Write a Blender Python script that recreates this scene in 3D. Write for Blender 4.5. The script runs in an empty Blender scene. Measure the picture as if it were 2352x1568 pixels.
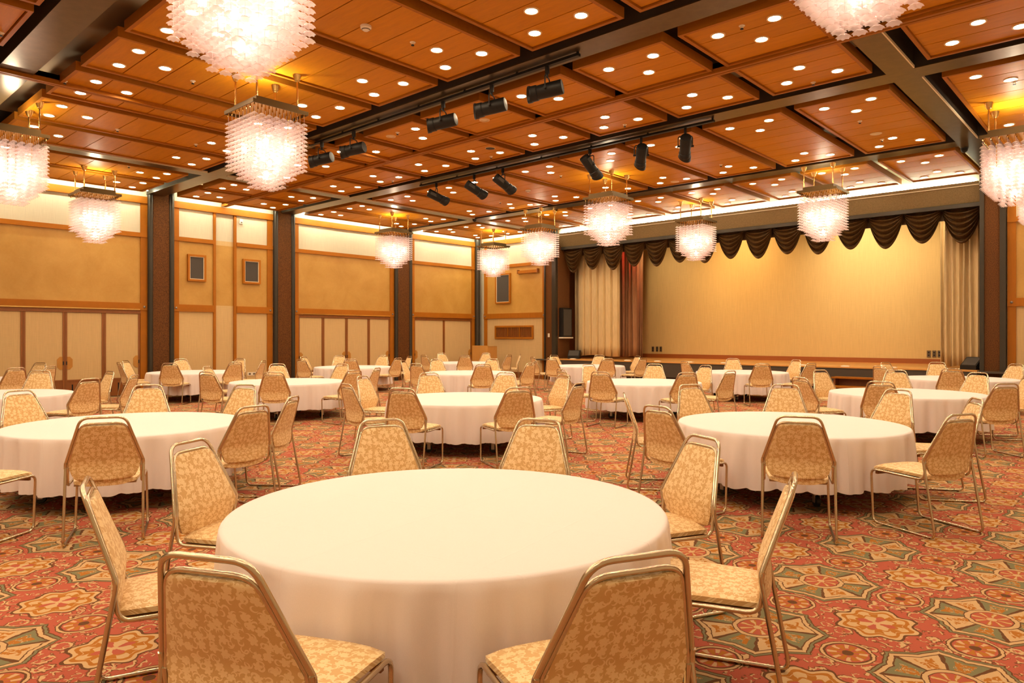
import bpy, math, random
from mathutils import Vector, Matrix
R = math.radians
PI = math.pi
C = bpy.context.scene.collection
sc = bpy.context.scene

# ---------------------------------------------------------------- camera, light, exposure
FPX, CYPX, YAW, CAMH = 1618.16, 772.6, -0.7406, 1.4234
SN, CS = math.sin(YAW), math.cos(YAW)
cam_d = bpy.data.cameras.new('camera'); cam = bpy.data.objects.new('camera', cam_d); C.objects.link(cam)
cam.location = (0, 0, CAMH); cam.rotation_euler = (PI/2, 0, -YAW)
cam_d.sensor_width = 36; cam_d.lens = 36*FPX/2352; cam_d.shift_y = -(784-CYPX)/2352
cam_d.clip_start = 0.05; cam_d.clip_end = 100
sc.camera = cam
world = bpy.data.worlds.new('world'); sc.world = world; world.use_nodes = True
world.node_tree.nodes['Background'].inputs[0].default_value = (1.0, 0.82, 0.6, 1)
world.node_tree.nodes['Background'].inputs[1].default_value = 0.02
sc.view_settings.view_transform = 'Standard'; sc.view_settings.look = 'None'
sc.view_settings.gamma = 1.0; sc.view_settings.use_curve_mapping = False
sc.view_settings.exposure = 0.61
DOWN_STRENGTH, DOWN_COL = 114.0, (1.0, 0.775, 0.50)
BULB_STRENGTH, BULB_COL = 26.0, (1.0, 0.84, 0.62)
COVE_STRENGTH, COVE_COL = 46.0, (0.98, 1.0, 0.74)
try:
    sc.cycles.max_bounces = 8; sc.cycles.diffuse_bounces = 5; sc.cycles.glossy_bounces = 3
    sc.cycles.transmission_bounces = 4; sc.cycles.transparent_max_bounces = 8
    sc.cycles.caustics_reflective = False; sc.cycles.caustics_refractive = False
    sc.cycles.sample_clamp_indirect = 6.0
    sc.cycles.use_denoising = True
except Exception:
    pass

# ---------------------------------------------------------------- helpers: pixels, meshes, objects
def bp(u, v, z):
    """photo pixel on the horizontal plane z -> world x, y"""
    fw = FPX*(CAMH-z)/(v-CYPX); r = (u-1176)/FPX*fw
    return r*CS+fw*SN, -r*SN+fw*CS
def x_at(u, Y):
    q = (u-1176)/FPX; return Y*(SN+q*CS)/(CS-q*SN)
def y_at(u, X):
    q = (u-1176)/FPX; return X*(CS-q*SN)/(SN+q*CS)
def z_at(v, X, Y):
    return CAMH-(v-CYPX)*(X*SN+Y*CS)/FPX
def px_u(X, Y): return 1176+FPX*(X*CS-Y*SN)/(X*SN+Y*CS)

class MB:
    def __init__(s): s.v = []; s.f = []
    def add(s, vs, fs):
        o = len(s.v); s.v += [tuple(p) for p in vs]; s.f += [tuple(i+o for i in f) for f in fs]; return s
    def box(s, x0, x1, y0, y1, z0, z1, M=None):
        vs = [Vector(p) for p in ((x0,y0,z0),(x1,y0,z0),(x1,y1,z0),(x0,y1,z0),(x0,y0,z1),(x1,y0,z1),(x1,y1,z1),(x0,y1,z1))]
        if M is not None: vs = [M @ p for p in vs]
        return s.add(vs, [(3,2,1,0),(4,5,6,7),(0,1,5,4),(1,2,6,5),(2,3,7,6),(3,0,4,7)])
    def lathe(s, prof, n=16, cx=0, cy=0, M=None, cap=True):
        vs = []; fs = []
        for r, z in prof:
            for k in range(n):
                a = 2*PI*k/n; p = Vector((cx+r*math.cos(a), cy+r*math.sin(a), z)); vs.append(M @ p if M is not None else p)
        for i in range(len(prof)-1):
            for k in range(n):
                fs.append((i*n+k, i*n+(k+1) % n, (i+1)*n+(k+1) % n, (i+1)*n+k))
        if cap: fs.append(tuple(range(n))[::-1]); fs.append(tuple((len(prof)-1)*n+k for k in range(n)))
        return s.add(vs, fs)
    def cyl(s, a, b, r, n=10, r2=None):
        a = Vector(a); b = Vector(b); d = b-a
        M = Matrix.Translation(a) @ d.to_track_quat('Z', 'Y').to_matrix().to_4x4()
        return s.lathe([(r, 0), (r if r2 is None else r2, d.length)], n, M=M)
    def tube(s, pts, r, n=8, closed=False):
        pts = [Vector(p) for p in pts]; m = len(pts); vs = []; fs = []; up = None
        for i, p in enumerate(pts):
            t = (pts[(i+1) % m]-pts[i-1]) if closed else (pts[min(i+1, m-1)]-pts[max(i-1, 0)])
            t.normalize()
            if up is None:
                up = Vector((0, 0, 1)) if abs(t.z) < .9 else Vector((1, 0, 0))
            e1 = (up-t*up.dot(t)).normalized(); e2 = t.cross(e1); up = e1
            for k in range(n):
                a = 2*PI*k/n; vs.append(p+(e1*math.cos(a)+e2*math.sin(a))*r)
        for i in range(m if closed else m-1):
            j = (i+1) % m
            for k in range(n): fs.append((i*n+k, i*n+(k+1) % n, j*n+(k+1) % n, j*n+k))
        if not closed: fs.append(tuple(range(n))[::-1]); fs.append(tuple((m-1)*n+k for k in range(n)))
        return s.add(vs, fs)
    def prism(s, poly, axis, a, b):
        """polygon (2D list) extruded along axis 'x','y' or 'z' from a to b"""
        n = len(poly)
        def P(p, t): return {'x': (t, p[0], p[1]), 'y': (p[0], t, p[1]), 'z': (p[0], p[1], t)}[axis]
        vs = [P(p, a) for p in poly]+[P(p, b) for p in poly]
        fs = [tuple(range(n))[::-1], tuple(range(n, 2*n))]+[(i, (i+1) % n, n+(i+1) % n, n+i) for i in range(n)]
        return s.add(vs, fs)
    def mesh(s, name, mat, smooth=True, ang=35):
        me = bpy.data.meshes.new(name); me.from_pydata(s.v, [], s.f); me.update()
        if mat: me.materials.append(mat)
        if smooth and s.f:
            me.polygons.foreach_set('use_smooth', [True]*len(me.polygons)); me.set_sharp_from_angle(angle=R(ang))
        return me
    def build(s, name, mat, parent=None, smooth=True, ang=35, loc=None):
        return link(name, s.mesh(name, mat, smooth, ang), parent, loc)
def link(name, me, parent=None, loc=None, rotz=0):
    o = bpy.data.objects.new(name, me); C.objects.link(o)
    if parent: o.parent = parent
    if loc is not None: o.location = loc
    if rotz: o.rotation_euler[2] = rotz
    return o
def tag(o, label, cat, group=None, kind=None):
    o['label'] = label; o['category'] = cat
    if group: o['group'] = group
    if kind: o['kind'] = kind
    return o
def thing(name, label, cat, loc=(0, 0, 0), rotz=0, group=None, kind=None):
    o = link(name, None, None, loc, rotz); o.empty_display_size = .1
    return tag(o, label, cat, group, kind)
def B(*a, M=None): return MB().box(*a, M=M)
def fillet(pts, r, n=5):
    pts = [Vector(p) for p in pts]; out = [pts[0]]
    for i in range(1, len(pts)-1):
        a, b, c = pts[i-1], pts[i], pts[i+1]
        d1 = (a-b); d2 = (c-b); rr = min(r, d1.length*.45, d2.length*.45)
        p1 = b+d1.normalized()*rr; p2 = b+d2.normalized()*rr
        for k in range(n+1):
            t = k/n; out.append((1-t)**2*p1+2*t*(1-t)*b+t*t*p2)
    return out+[pts[-1]]

# ---------------------------------------------------------------- materials
class NT:
    """small expression builder on a node tree"""
    def __init__(s, m): s.t = m.node_tree; s.m = m
    def n(s, typ, **kw):
        nd = s.t.nodes.new(typ)
        for k, v in kw.items(): setattr(nd, k, v)
        return nd
    def put(s, sock, v):
        if hasattr(v, 'is_linked') or hasattr(v, 'links'): s.t.links.new(v, sock)
        else: sock.default_value = v
    def m2(s, op, a, b=None, c=None, clamp=False):
        nd = s.n('ShaderNodeMath', operation=op, use_clamp=clamp)
        for i, v in enumerate((a, b, c)):
            if v is not None: s.put(nd.inputs[i], v)
        return nd.outputs[0]
    def add(s, a, b): return s.m2('ADD', a, b)
    def sub(s, a, b): return s.m2('SUBTRACT', a, b)
    def mul(s, a, b): return s.m2('MULTIPLY', a, b)
    def lt(s, a, b): return s.m2('LESS_THAN', a, b)
    def gt(s, a, b): return s.m2('GREATER_THAN', a, b)
    def AND(s, a, b): return s.m2('MULTIPLY', a, b)
    def OR(s, a, b): return s.m2('MAXIMUM', a, b)
    def mix(s, f, a, b):
        nd = s.n('ShaderNodeMix', data_type='RGBA')
        s.put(nd.inputs[0], f)
        for i, v in ((6, a), (7, b)):
            if isinstance(v, tuple): nd.inputs[i].default_value = (*v, 1) if len(v) == 3 else v
            else: s.t.links.new(v, nd.inputs[i])
        return nd.outputs[2]
    def noise(s, vec, scale, detail=2, rough=.5, dist=0):
        nd = s.n('ShaderNodeTexNoise'); s.put(nd.inputs['Vector'], vec)
        nd.inputs['Scale'].default_value = scale; nd.inputs['Detail'].default_value = detail
        nd.inputs['Roughness'].default_value = rough; nd.inputs['Distortion'].default_value = dist
        return nd.outputs['Fac'], nd.outputs['Color']
    def map(s, vec, scale=(1, 1, 1), loc=(0, 0, 0), rot=(0, 0, 0)):
        nd = s.n('ShaderNodeMapping'); s.put(nd.inputs[0], vec)
        nd.inputs['Scale'].default_value = scale; nd.inputs['Location'].default_value = loc; nd.inputs['Rotation'].default_value = rot
        return nd.outputs[0]
    def ramp(s, f, lo, hi):
        nd = s.n('ShaderNodeMapRange'); s.put(nd.inputs[0], f)
        nd.inputs[1].default_value = lo; nd.inputs[2].default_value = hi
        return nd.outputs[0]
    def bump(s, h, strength=.3, dist=.01):
        nd = s.n('ShaderNodeBump'); nd.inputs['Strength'].default_value = strength; nd.inputs['Distance'].default_value = dist
        s.t.links.new(h, nd.inputs['Height']); return nd.outputs[0]
    def obj(s): return s.n('ShaderNodeTexCoord').outputs['Object']
    def rnd(s): return s.n('ShaderNodeObjectInfo').outputs['Random']
    def xyz(s, v):
        nd = s.n('ShaderNodeSeparateXYZ'); s.put(nd.inputs[0], v); return nd.outputs
def pm(name, col, rough=.5, metal=0, spec=None, fn=None):
    m = bpy.data.materials.new(name); m.use_nodes = True
    b = m.node_tree.nodes['Principled BSDF']
    b.inputs['Base Color'].default_value = (*col, 1); b.inputs['Roughness'].default_value = rough; b.inputs['Metallic'].default_value = metal
    if spec is not None: b.inputs['Specular IOR Level'].default_value = spec
    if fn:
        T = NT(m); r = fn(T, b)
        if r is not None: m.node_tree.links.new(r, b.inputs['Base Color'])
    return m
def em(name, col, strength):
    m = bpy.data.materials.new(name); m.use_nodes = True; t = m.node_tree; t.nodes.clear()
    e = t.nodes.new('ShaderNodeEmission'); o = t.nodes.new('ShaderNodeOutputMaterial')
    e.inputs[0].default_value = (*col, 1); e.inputs[1].default_value = strength; t.links.new(e.outputs[0], o.inputs[0])
    return m
def mul3(c, k): return tuple(x*k for x in c)
def wood_fn(c, stretch=(.6, 7, 7), amt=.25):
    def f(T, b):
        v = T.map(T.obj(), stretch)
        a, _ = T.noise(v, 3.0, 5, .6, .6)
        g, _ = T.noise(T.map(T.obj(), tuple(x*6 for x in stretch)), 3.0, 2, .5)
        k = T.add(T.mul(T.sub(a, .5), 1.4), T.mul(T.sub(g, .5), .5))
        k = T.add(k, T.mul(T.sub(T.rnd(), .5), .35))
        k = T.ramp(k, -.6, .6)
        return T.mix(k, mul3(c, 1-amt), mul3(c, 1+amt))
    return f
def mottle_fn(c1, c2, scale=3.0, fine=60, amt=.35):
    def f(T, b):
        a, _ = T.noise(T.obj(), scale, 6, .65, .3); g, _ = T.noise(T.obj(), fine, 2)
        k = T.add(T.ramp(a, .3, .7), T.mul(T.sub(g, .5), amt))
        return T.mix(k, c1, c2)
    return f

CEILWOOD = (0.53, 0.205, 0.006)
M = {}
M['plank'] = pm('ceiling_plank_wood', CEILWOOD, .45, spec=.12, fn=wood_fn(CEILWOOD, (.7, 5, 5), .22))
M['groove'] = pm('groove_dark', (.035, .012, .004), .8)
M['rim'] = pm('ceiling_rim_wood', (0.36, .125, .008), .5, spec=.15, fn=wood_fn((0.36, .125, .008), (.7, 5, 5), .15))
M['trimwood'] = pm('trim_wood', (0.35, .118, .007), .5, spec=.2, fn=wood_fn((0.35, .118, .007), (6, .8, .8), .15))
M['darkwood'] = pm('door_wood', (0.22, .072, .011), .45, fn=wood_fn((0.22, .072, .011), (6, 6, .8), .2))
M['bronze'] = pm('bronze_soffit', (0.2, .15, .085), .3, .8, fn=mottle_fn((.11, .078, .04), (.15, .108, .055), 8, 200, .5))
M['blackmetal'] = pm('black_beam_side', (0.035, .025, .017), .5)
M['upper'] = pm('upper_ceiling', (0.38, .29, .18), .8)
M['coverstrip'] = pm('cream_strip', (0.75, .62, .42), .6)
M['pipe'] = pm('column_pipe', (0.04, .034, .025), .35, .4)
def speck(T, b):
    a, _ = T.noise(T.obj(), 70, 3, .6); k = T.ramp(a, .38, .62)
    return T.mix(k, (.055, .018, .003), (.15, .055, .010))
M['colface'] = pm('column_face', (.17, .06, .024), .6, spec=.2, fn=speck)
M['fascia'] = pm('fascia_metallic', (.30, .24, .14), .42, .35, fn=mottle_fn((.19, .15, .075), (.29, .235, .125), 40, 90, .6))
def goldpaper(T, b):
    a, _ = T.noise(T.obj(), 1.6, 6, .62, .4); g, _ = T.noise(T.obj(), 22, 4, .6)
    k = T.add(T.ramp(a, .32, .68), T.mul(T.sub(g, .5), .7))
    return T.mix(k, (.42, .225, .040), (.50, .29, .066))
M['gold'] = pm('gold_wallpaper', (.7, .45, .17), .5, fn=goldpaper)
def weave(c):
    def f(T, b):
        x = T.xyz(T.obj())
        w, _ = T.noise(T.map(T.obj(), (90, 90, 3)), 1.0, 2, .5); w2, _ = T.noise(T.map(T.obj(), (4, 4, 140)), 1.0, 1)
        k = T.ramp(T.add(w, T.mul(w2, .5)), .55, .95)
        return T.mix(k, mul3(c, .93), mul3(c, 1.05))
    return f
M['shoji'] = pm('door_cloth', (.56, .395, .185), .8, fn=weave((.56, .395, .185)))
M['frieze'] = pm('frieze_cloth', (.56, .52, .40), .8, fn=weave((.56, .52, .40)))
M['brass'] = pm('brass', (.80, .52, .18), .22, 1.0)
M['canopy'] = pm('canopy_bronze', (.11, .068, .024), .42, .7)
M['bolt'] = pm('bolt_pewter', (.25, .23, .2), .4, .8)
M['chrome'] = pm('chair_chrome', (.62, .52, .38), .2, 1.0)
M['black'] = pm('black_paint', (.007, .006, .0055), .5, spec=.3)
M['grille'] = pm('speaker_grille', (.055, .048, .042), .8)
M['rubber'] = pm('caster_rubber', (.012, .012, .012), .5)
M['steel'] = pm('steel', (.5, .47, .42), .35, .9)
M['white'] = pm('white_plastic', (.8, .74, .62), .4)
M['steelplate'] = pm('outlet_plate', (.12, .085, .05), .5)
M['lectern'] = pm('lectern_wood', (.52, .25, .06), .45, fn=wood_fn((.52, .25, .06), (8, 8, .7), .12))
M['stagefloor'] = pm('stage_floor_wood', (.66, .33, .09), .22, fn=wood_fn((.66, .33, .09), (.5, 8, 8), .12))
M['stagefront'] = pm('stage_front_dark', (.06, .045, .032), .6)
M['stagekick'] = pm('stage_kick_brown', (.035, .014, .008), .6)
M['stagewall'] = pm('stage_side_brown', (.13, .045, .02), .55, fn=speck)
M['screen'] = pm('stage_screen', (.60, .44, .19), .75, fn=weave((.60, .44, .19)))
M['stagebase'] = pm('stage_baseboard', (.30, .085, .015), .4, fn=wood_fn((.30, .085, .015), (.6, 6, 6), .15))
def fab(c1, c2, sc_=3):
    def f(T, b):
        a, _ = T.noise(T.map(T.obj(), (12, 12, 1.2)), sc_, 3, .6); return T.mix(T.ramp(a, .3, .7), c1, c2)
    return f
M['drape'] = pm('cream_drape', (.60, .46, .24), .65, fn=fab((.54, .41, .21), (.68, .53, .29)))
M['drape_brown'] = pm('brown_drape', (.32, .15, .06), .6, fn=fab((.26, .115, .045), (.37, .18, .075)))
M['drape_grey'] = pm('grey_drape', (.33, .25, .13), .65, fn=fab((.29, .22, .12), (.37, .28, .15)))
M['swag'] = pm('swag_satin', (.13, .068, .026), .5, spec=.3, fn=fab((.045, .021, .005), (.085, .042, .011)))
for k in ('drape', 'drape_brown'):
    M[k].node_tree.nodes['Principled BSDF'].inputs['Sheen Weight'].default_value = .2
M['downlens'] = em('downlight_lens', DOWN_COL, DOWN_STRENGTH)
M['downtrim'] = pm('downlight_trim', (.72, .52, .27), .35)
M['bulb'] = em('chandelier_bulb', BULB_COL, BULB_STRENGTH)
M['uplight'] = em('canopy_uplight', BULB_COL, 320.0)
M['cove'] = em('cove_tube', COVE_COL, COVE_STRENGTH)
M['footlens'] = pm('footlight_cap', (.85, .8, .7), .3)

def cloth_fn(T, b):
    o = T.obj(); x, y, z = T.xyz(o)
    w, _ = T.noise(o, 260, 1); big, _ = T.noise(o, 2.2, 3, .55, .6)
    def crease(v, at):
        d = T.m2('ABSOLUTE', T.sub(T.add(v, T.mul(T.sub(big, .5), .03)), at)); return T.m2('SUBTRACT', 1.0, T.ramp(d, 0.0, .007))
    h = T.add(crease(x, 0.02), crease(y, -.05))
    h = T.add(h, T.mul(T.add(crease(x, .62), crease(x, -.60)), .6)); h = T.add(h, T.mul(T.add(crease(y, .58), crease(y, -.63)), .6))
    h = T.add(T.mul(h, .55), T.mul(big, .8)); h = T.add(h, T.mul(w, .05))
    T.t.links.new(T.bump(h, .35, .006), b.inputs['Normal'])
    return T.mix(w, (.735, .675, .685), (.785, .725, .735))
M['cloth'] = pm('tablecloth_white', (.84, .80, .74), .78, fn=cloth_fn)
M['tablewood'] = pm('table_board', (.35, .2, .09), .5)

def brocade(T, b):
    o = T.obj(); x, y, z = T.xyz(o); nz, nc = T.noise(o, 14, 1)
    cb = T.n('ShaderNodeCombineXYZ'); T.t.links.new(T.add(x, T.mul(T.sub(nz, .5), .012)), cb.inputs[0]); T.t.links.new(T.add(T.mul(z, 1.35), y), cb.inputs[1]); p = cb.outputs[0]
    def vor(scale, loc, rnd=.7):
        v = T.n('ShaderNodeTexVoronoi', voronoi_dimensions='2D'); v.inputs['Scale'].default_value = scale; v.inputs['Randomness'].default_value = rnd
        pv = T.map(p, (1, 1, 1), loc); T.t.links.new(pv, v.inputs['Vector']); return v, pv
    def pol(v, pv, scale):
        sub = T.n('ShaderNodeVectorMath', operation='SUBTRACT'); T.t.links.new(pv, sub.inputs[0]); T.t.links.new(v.outputs['Position'], sub.inputs[1])
        a, c, _ = T.xyz(sub.outputs[0]); rc = T.xyz(v.outputs['Color'])[0]
        return T.m2('SQRT', T.add(T.mul(a, a), T.mul(c, c))), T.add(T.m2('ARCTAN2', c, a), T.mul(rc, 6.28))
    v, pv = vor(25, (0, 0, 0), .6); r, th = pol(v, pv, 20)
    f1 = T.lt(r, T.add(.0082, T.mul(T.m2('ABSOLUTE', T.m2('SINE', T.mul(th, 2.5))), .0068)))
    v, pv = vor(33, (.31, .17, 0), .7); r, th = pol(v, pv, 33)   # crescents: curling leaves
    f2 = T.AND(T.AND(T.gt(r, .0075), T.lt(r, T.add(.0095, T.mul(T.m2('COSINE', th), .0035)))), T.gt(T.m2('COSINE', th), -.55))
    v, pv = vor(27, (.72, .43, 0), .7); r, th = pol(v, pv, 27)
    f3 = T.AND(T.AND(T.gt(r, .0095), T.lt(r, T.add(.0115, T.mul(T.m2('COSINE', th), .004)))), T.gt(T.m2('COSINE', th), -.3))
    k = T.OR(f1, T.OR(f2, f3))
    w, _ = T.noise(T.map(o, (400, 400, 400)), 1.0, 1)
    T.t.links.new(T.bump(T.add(T.mul(k, .6), w), .15, .002), b.inputs['Normal'])
    b.inputs['Sheen Weight'].default_value = .15
    T.t.links.new(T.m2('SUBTRACT', .62, T.mul(k, .2)), b.inputs['Roughness'])
    return T.mix(k, (.62, .385, .155), (.80, .60, .32))
M['brocade'] = pm('gold_brocade', (.6, .42, .2), .6, fn=brocade)

def carpet(T, b):
    x, y, z = T.xyz(T.obj())
    nz, nc = T.noise(T.obj(), 26, 2); wob = T.mul(T.sub(nz, .5), .022)
    X = T.add(T.m2('DIVIDE', T.add(x, 1.44), .83), wob); Y = T.add(T.m2('DIVIDE', T.sub(y, 3.36), .885), wob)
    def loc(v, off): # signed distance to nearest lattice line shifted by off
        u = T.sub(v, off); return T.sub(u, T.m2('ROUND', u))
    def polar(ox, oy):
        a = loc(X, ox); c = loc(Y, oy); return T.m2('SQRT', T.add(T.mul(a, a), T.mul(c, c))), T.m2('ARCTAN2', c, a), a, c
    rose, cream, sage, rust, brown = (.42, .10, .060), (.56, .37, .19), (.19, .18, .095), (.40, .15, .022), (.13, .055, .022)
    def band(v, lo, hi): return T.AND(T.gt(v, lo), T.lt(v, hi))
    # field with curling vines
    o2 = T.map(T.obj(), (1, 1, 1))
    vor = T.n('ShaderNodeTexVoronoi'); vor.inputs['Scale'].default_value = 9.0; vor.inputs['Randomness'].default_value = .8
    add = T.n('ShaderNodeVectorMath', operation='ADD'); T.t.links.new(o2, add.inputs[0])
    scl = T.n('ShaderNodeVectorMath', operation='SCALE'); T.t.links.new(nc, scl.inputs[0]); scl.inputs['Scale'].default_value = .05
    T.t.links.new(scl.outputs[0], add.inputs[1]); T.t.links.new(add.outputs[0], vor.inputs['Vector'])
    d = vor.outputs['Distance']
    n2, _ = T.noise(T.obj(), 11, 1); n3, _ = T.noise(T.obj(), 34, 1)
    c1 = T.AND(band(d, .33, .42), T.gt(n2, .45)); c2 = T.AND(band(d, .42, .48), T.gt(n2, .45))
    vor2 = T.n('ShaderNodeTexVoronoi'); vor2.inputs['Scale'].default_value = 15; T.t.links.new(T.map(add.outputs[0], (1, 1, 1), (.37, .61, 0)), vor2.inputs['Vector'])
    d2 = vor2.outputs['Distance']
    c3 = T.AND(band(d2, .30, .40), T.gt(n3, .49)); c4 = T.AND(band(d2, .40, .46), T.gt(n3, .49))
    col = T.mix(T.mul(c4, .8), rose, brown); col = T.mix(c3, col, cream); col = T.mix(T.mul(c2, .8), col, brown); col = T.mix(c1, col, cream)
    col = T.mix(T.AND(T.lt(d, .09), T.gt(n2, .45)), col, rust)
    # rosette in the cell centres
    r, th, a, c = polar(.5, .5)
    pet = T.m2('COSINE', T.mul(th, 8.0)); rn = T.m2('DIVIDE', r, T.add(.205, T.mul(pet, .022)))
    pet2 = T.m2('COSINE', T.mul(th, 4.0))
    col = T.mix(T.lt(rn, 1.08), col, brown); col = T.mix(T.lt(rn, 1.0), col, cream); col = T.mix(band(rn, .76, .88), col, rust)
    col = T.mix(T.AND(band(rn, .50, .74), T.lt(pet, -.1)), col, rust); col = T.mix(T.AND(band(rn, .10, .46), T.gt(pet2, .2)), col, rose)
    col = T.mix(band(rn, .46, .52), col, rust)
    # small circles on the cell edges
    for ox, oy in ((.5, 0), (0, .5)):
        r, th, a, c = polar(ox, oy); p8 = T.m2('COSINE', T.mul(th, 8.0))
        col = T.mix(T.lt(r, .140), col, brown); col = T.mix(T.lt(r, .134), col, cream); col = T.mix(T.lt(r, .120), col, brown); col = T.mix(T.lt(r, .108), col, rose)
        col = T.mix(T.AND(band(r, .03, .092), T.gt(p8, .1)), col, rust); col = T.mix(T.AND(band(r, .055, .10), T.lt(p8, -.45)), col, cream); col = T.mix(T.lt(r, .03), col, brown)
    # concave octagon medallions on the lattice corners
    r, th, a, c = polar(0, 0)
    s = T.m2('DIVIDE', T.sub(th, PI/8), PI/4); t = T.mul(T.m2('ABSOLUTE', T.sub(s, T.m2('ROUND', s))), 2.0)
    rn = T.m2('DIVIDE', r, T.sub(.372, T.mul(T.m2('POWER', t, .6), .062)))
    n4, _ = T.noise(T.obj(), 30, 2, .6, 1.2)
    sec = T.m2('FLOORED_MODULO', T.m2('FLOOR', s), 2.0)
    inside = T.mix(sec, cream, sage)
    leaf = T.m2('COSINE', T.mul(s, 2*PI)); motif = T.AND(T.AND(band(rn, .46, .80), T.lt(leaf, .0)), T.gt(n4, .48))
    inside = T.mix(motif, inside, rust)
    inside = T.mix(T.AND(T.AND(band(rn, .42, .80), sec), T.AND(T.lt(leaf, .1), band(n4, .42, .46))), inside, cream)
    inside = T.mix(T.gt(leaf, .95), inside, brown)
    col = T.mix(T.lt(rn, 1.07), col, brown); col = T.mix(T.lt(rn, 1.045), col, sage); col = T.mix(T.lt(rn, 1.0), col, brown)
    col = T.mix(T.lt(rn, .975), col, cream); col = T.mix(T.lt(rn, .90), col, brown); col = T.mix(T.lt(rn, .875), col, inside)
    p8 = T.m2('COSINE', T.mul(th, 8.0))
    col = T.mix(T.lt(r, .146), col, brown); col = T.mix(T.lt(r, .139), col, cream); col = T.mix(T.lt(r, .113), col, brown); col = T.mix(T.lt(r, .107), col, rose)
    col = T.mix(T.AND(T.lt(r, .099), T.gt(p8, .1)), col, rust); col = T.mix(T.AND(band(r, .03, .10), T.gt(p8, .72)), col, cream); col = T.mix(T.lt(r, .025), col, cream)
    pile, _ = T.noise(T.obj(), 500, 1)
    T.t.links.new(T.bump(pile, .35, .004), b.inputs['Normal'])
    g = T.mix(T.ramp(pile, .2, .8), (.8, .8, .8), (1.12, 1.12, 1.12))
    mx = T.n('ShaderNodeMix', data_type='RGBA', blend_type='MULTIPLY'); mx.inputs[0].default_value = 1
    T.t.links.new(col, mx.inputs[6]); T.t.links.new(g, mx.inputs[7]); return mx.outputs[2]
M['carpet'] = pm('patterned_carpet', (.45, .12, .07), .95, spec=.15, fn=carpet)

def petal_mat():
    m = bpy.data.materials.new('pink_glass'); m.use_nodes = True; t = m.node_tree; t.nodes.clear()
    o = t.nodes.new('ShaderNodeOutputMaterial'); d = t.nodes.new('ShaderNodeBsdfPrincipled'); tr = t.nodes.new('ShaderNodeBsdfTranslucent'); tp = t.nodes.new('ShaderNodeBsdfTransparent')
    d.inputs['Base Color'].default_value = (.95, .87, .885, 1); d.inputs['Roughness'].default_value = .15
    tr.inputs[0].default_value = (.97, .90, .915, 1); tp.inputs[0].default_value = (1, .97, .98, 1)
    m1 = t.nodes.new('ShaderNodeMixShader'); m1.inputs[0].default_value = .4; m2_ = t.nodes.new('ShaderNodeMixShader'); m2_.inputs[0].default_value = .42
    t.links.new(d.outputs[0], m1.inputs[1]); t.links.new(tr.outputs[0], m1.inputs[2]); t.links.new(m1.outputs[0], m2_.inputs[1]); t.links.new(tp.outputs[0], m2_.inputs[2])
    t.links.new(m2_.outputs[0], o.inputs[0]); return m
M['petal'] = petal_mat()
# ---------------------------------------------------------------- room shell
XL, YF, ZP, ZU = -18.212, 18.118, 4.874, 5.36
XR, YB = 1.3, -5.6
S, X0, PW = 1.5161, -14.672, 1.316
def struct(o, label, cat): return tag(o, label, cat, kind='structure')
floor = struct(B(XL-.2, XR+.2, YB-.2, YF+.2, -.1, 0).build('floor', M['carpet'], smooth=False), 'rose carpet floor with octagonal medallions and rosettes', 'floor')
ceiling = struct(B(XL-.2, XR+.2, YB-.2, YF+.45, ZU, ZU+.14).build('ceiling', M['upper'], smooth=False), 'tan upper ceiling carrying sunken wooden panels and bronze beams', 'ceiling')
struct(B(XR, XR+.2, YB-.2, YF+.2, 0, ZU).build('wall_right', M['frieze'], smooth=False), 'cream papered wall along the right side of the hall', 'wall')
struct(B(XL-.2, XR+.2, YB-.2, YB, 0, ZU).build('wall_back', M['frieze'], smooth=False), 'cream papered wall behind the viewer', 'wall')

# --- ceiling panels: rim + planks, downlights
_pl = {}
def plank_mesh(w, d):
    k = (round(w, 3), round(d, 3))
    if k not in _pl: _pl[k] = B(-w/2, w/2, -d/2, d/2, 0, .03).mesh('plank', M['plank'], False)
    return _pl[k]
trim_me = MB().lathe([(.066, 0), (.066, -.010), (.082, -.012), (.086, 0)], 24, cap=False).mesh('downlight', M['downtrim'])
lens_me = MB().add([(0.065*math.cos(2*PI*k/20), -.065*math.sin(2*PI*k/20), -.003) for k in range(20)], [tuple(range(20))]).mesh('lens', M['downlens'], False)
off_me = MB().lathe([(.066, .0), (.05, -.004), (.02, -.008)], 20).mesh('lens', M['downtrim'])
ZB = ZP+.024
BAY = {'Y': 'unseen rear bay', 'Z': 'viewer bay', 'A': 'first bay', 'B': 'track bay', 'C': 'third bay', 'D': 'stage bay'}
ORD = ['first', 'second', 'third', 'fourth', 'fifth', 'sixth', 'seventh', 'eighth']
def downlight(x, y, row, block, dead=False):
    o = link('downlight', trim_me, None, (x, y, ZB))
    if dead: tag(o, 'unlit downlight with slats, '+block, 'light', 'unlit downlights')
    else: tag(o, 'downlight of %s: %s' % (BAY[row], block), 'light', 'recessed downlights of the '+BAY[row])
    link('lens', off_me if dead else lens_me, o)
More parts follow.
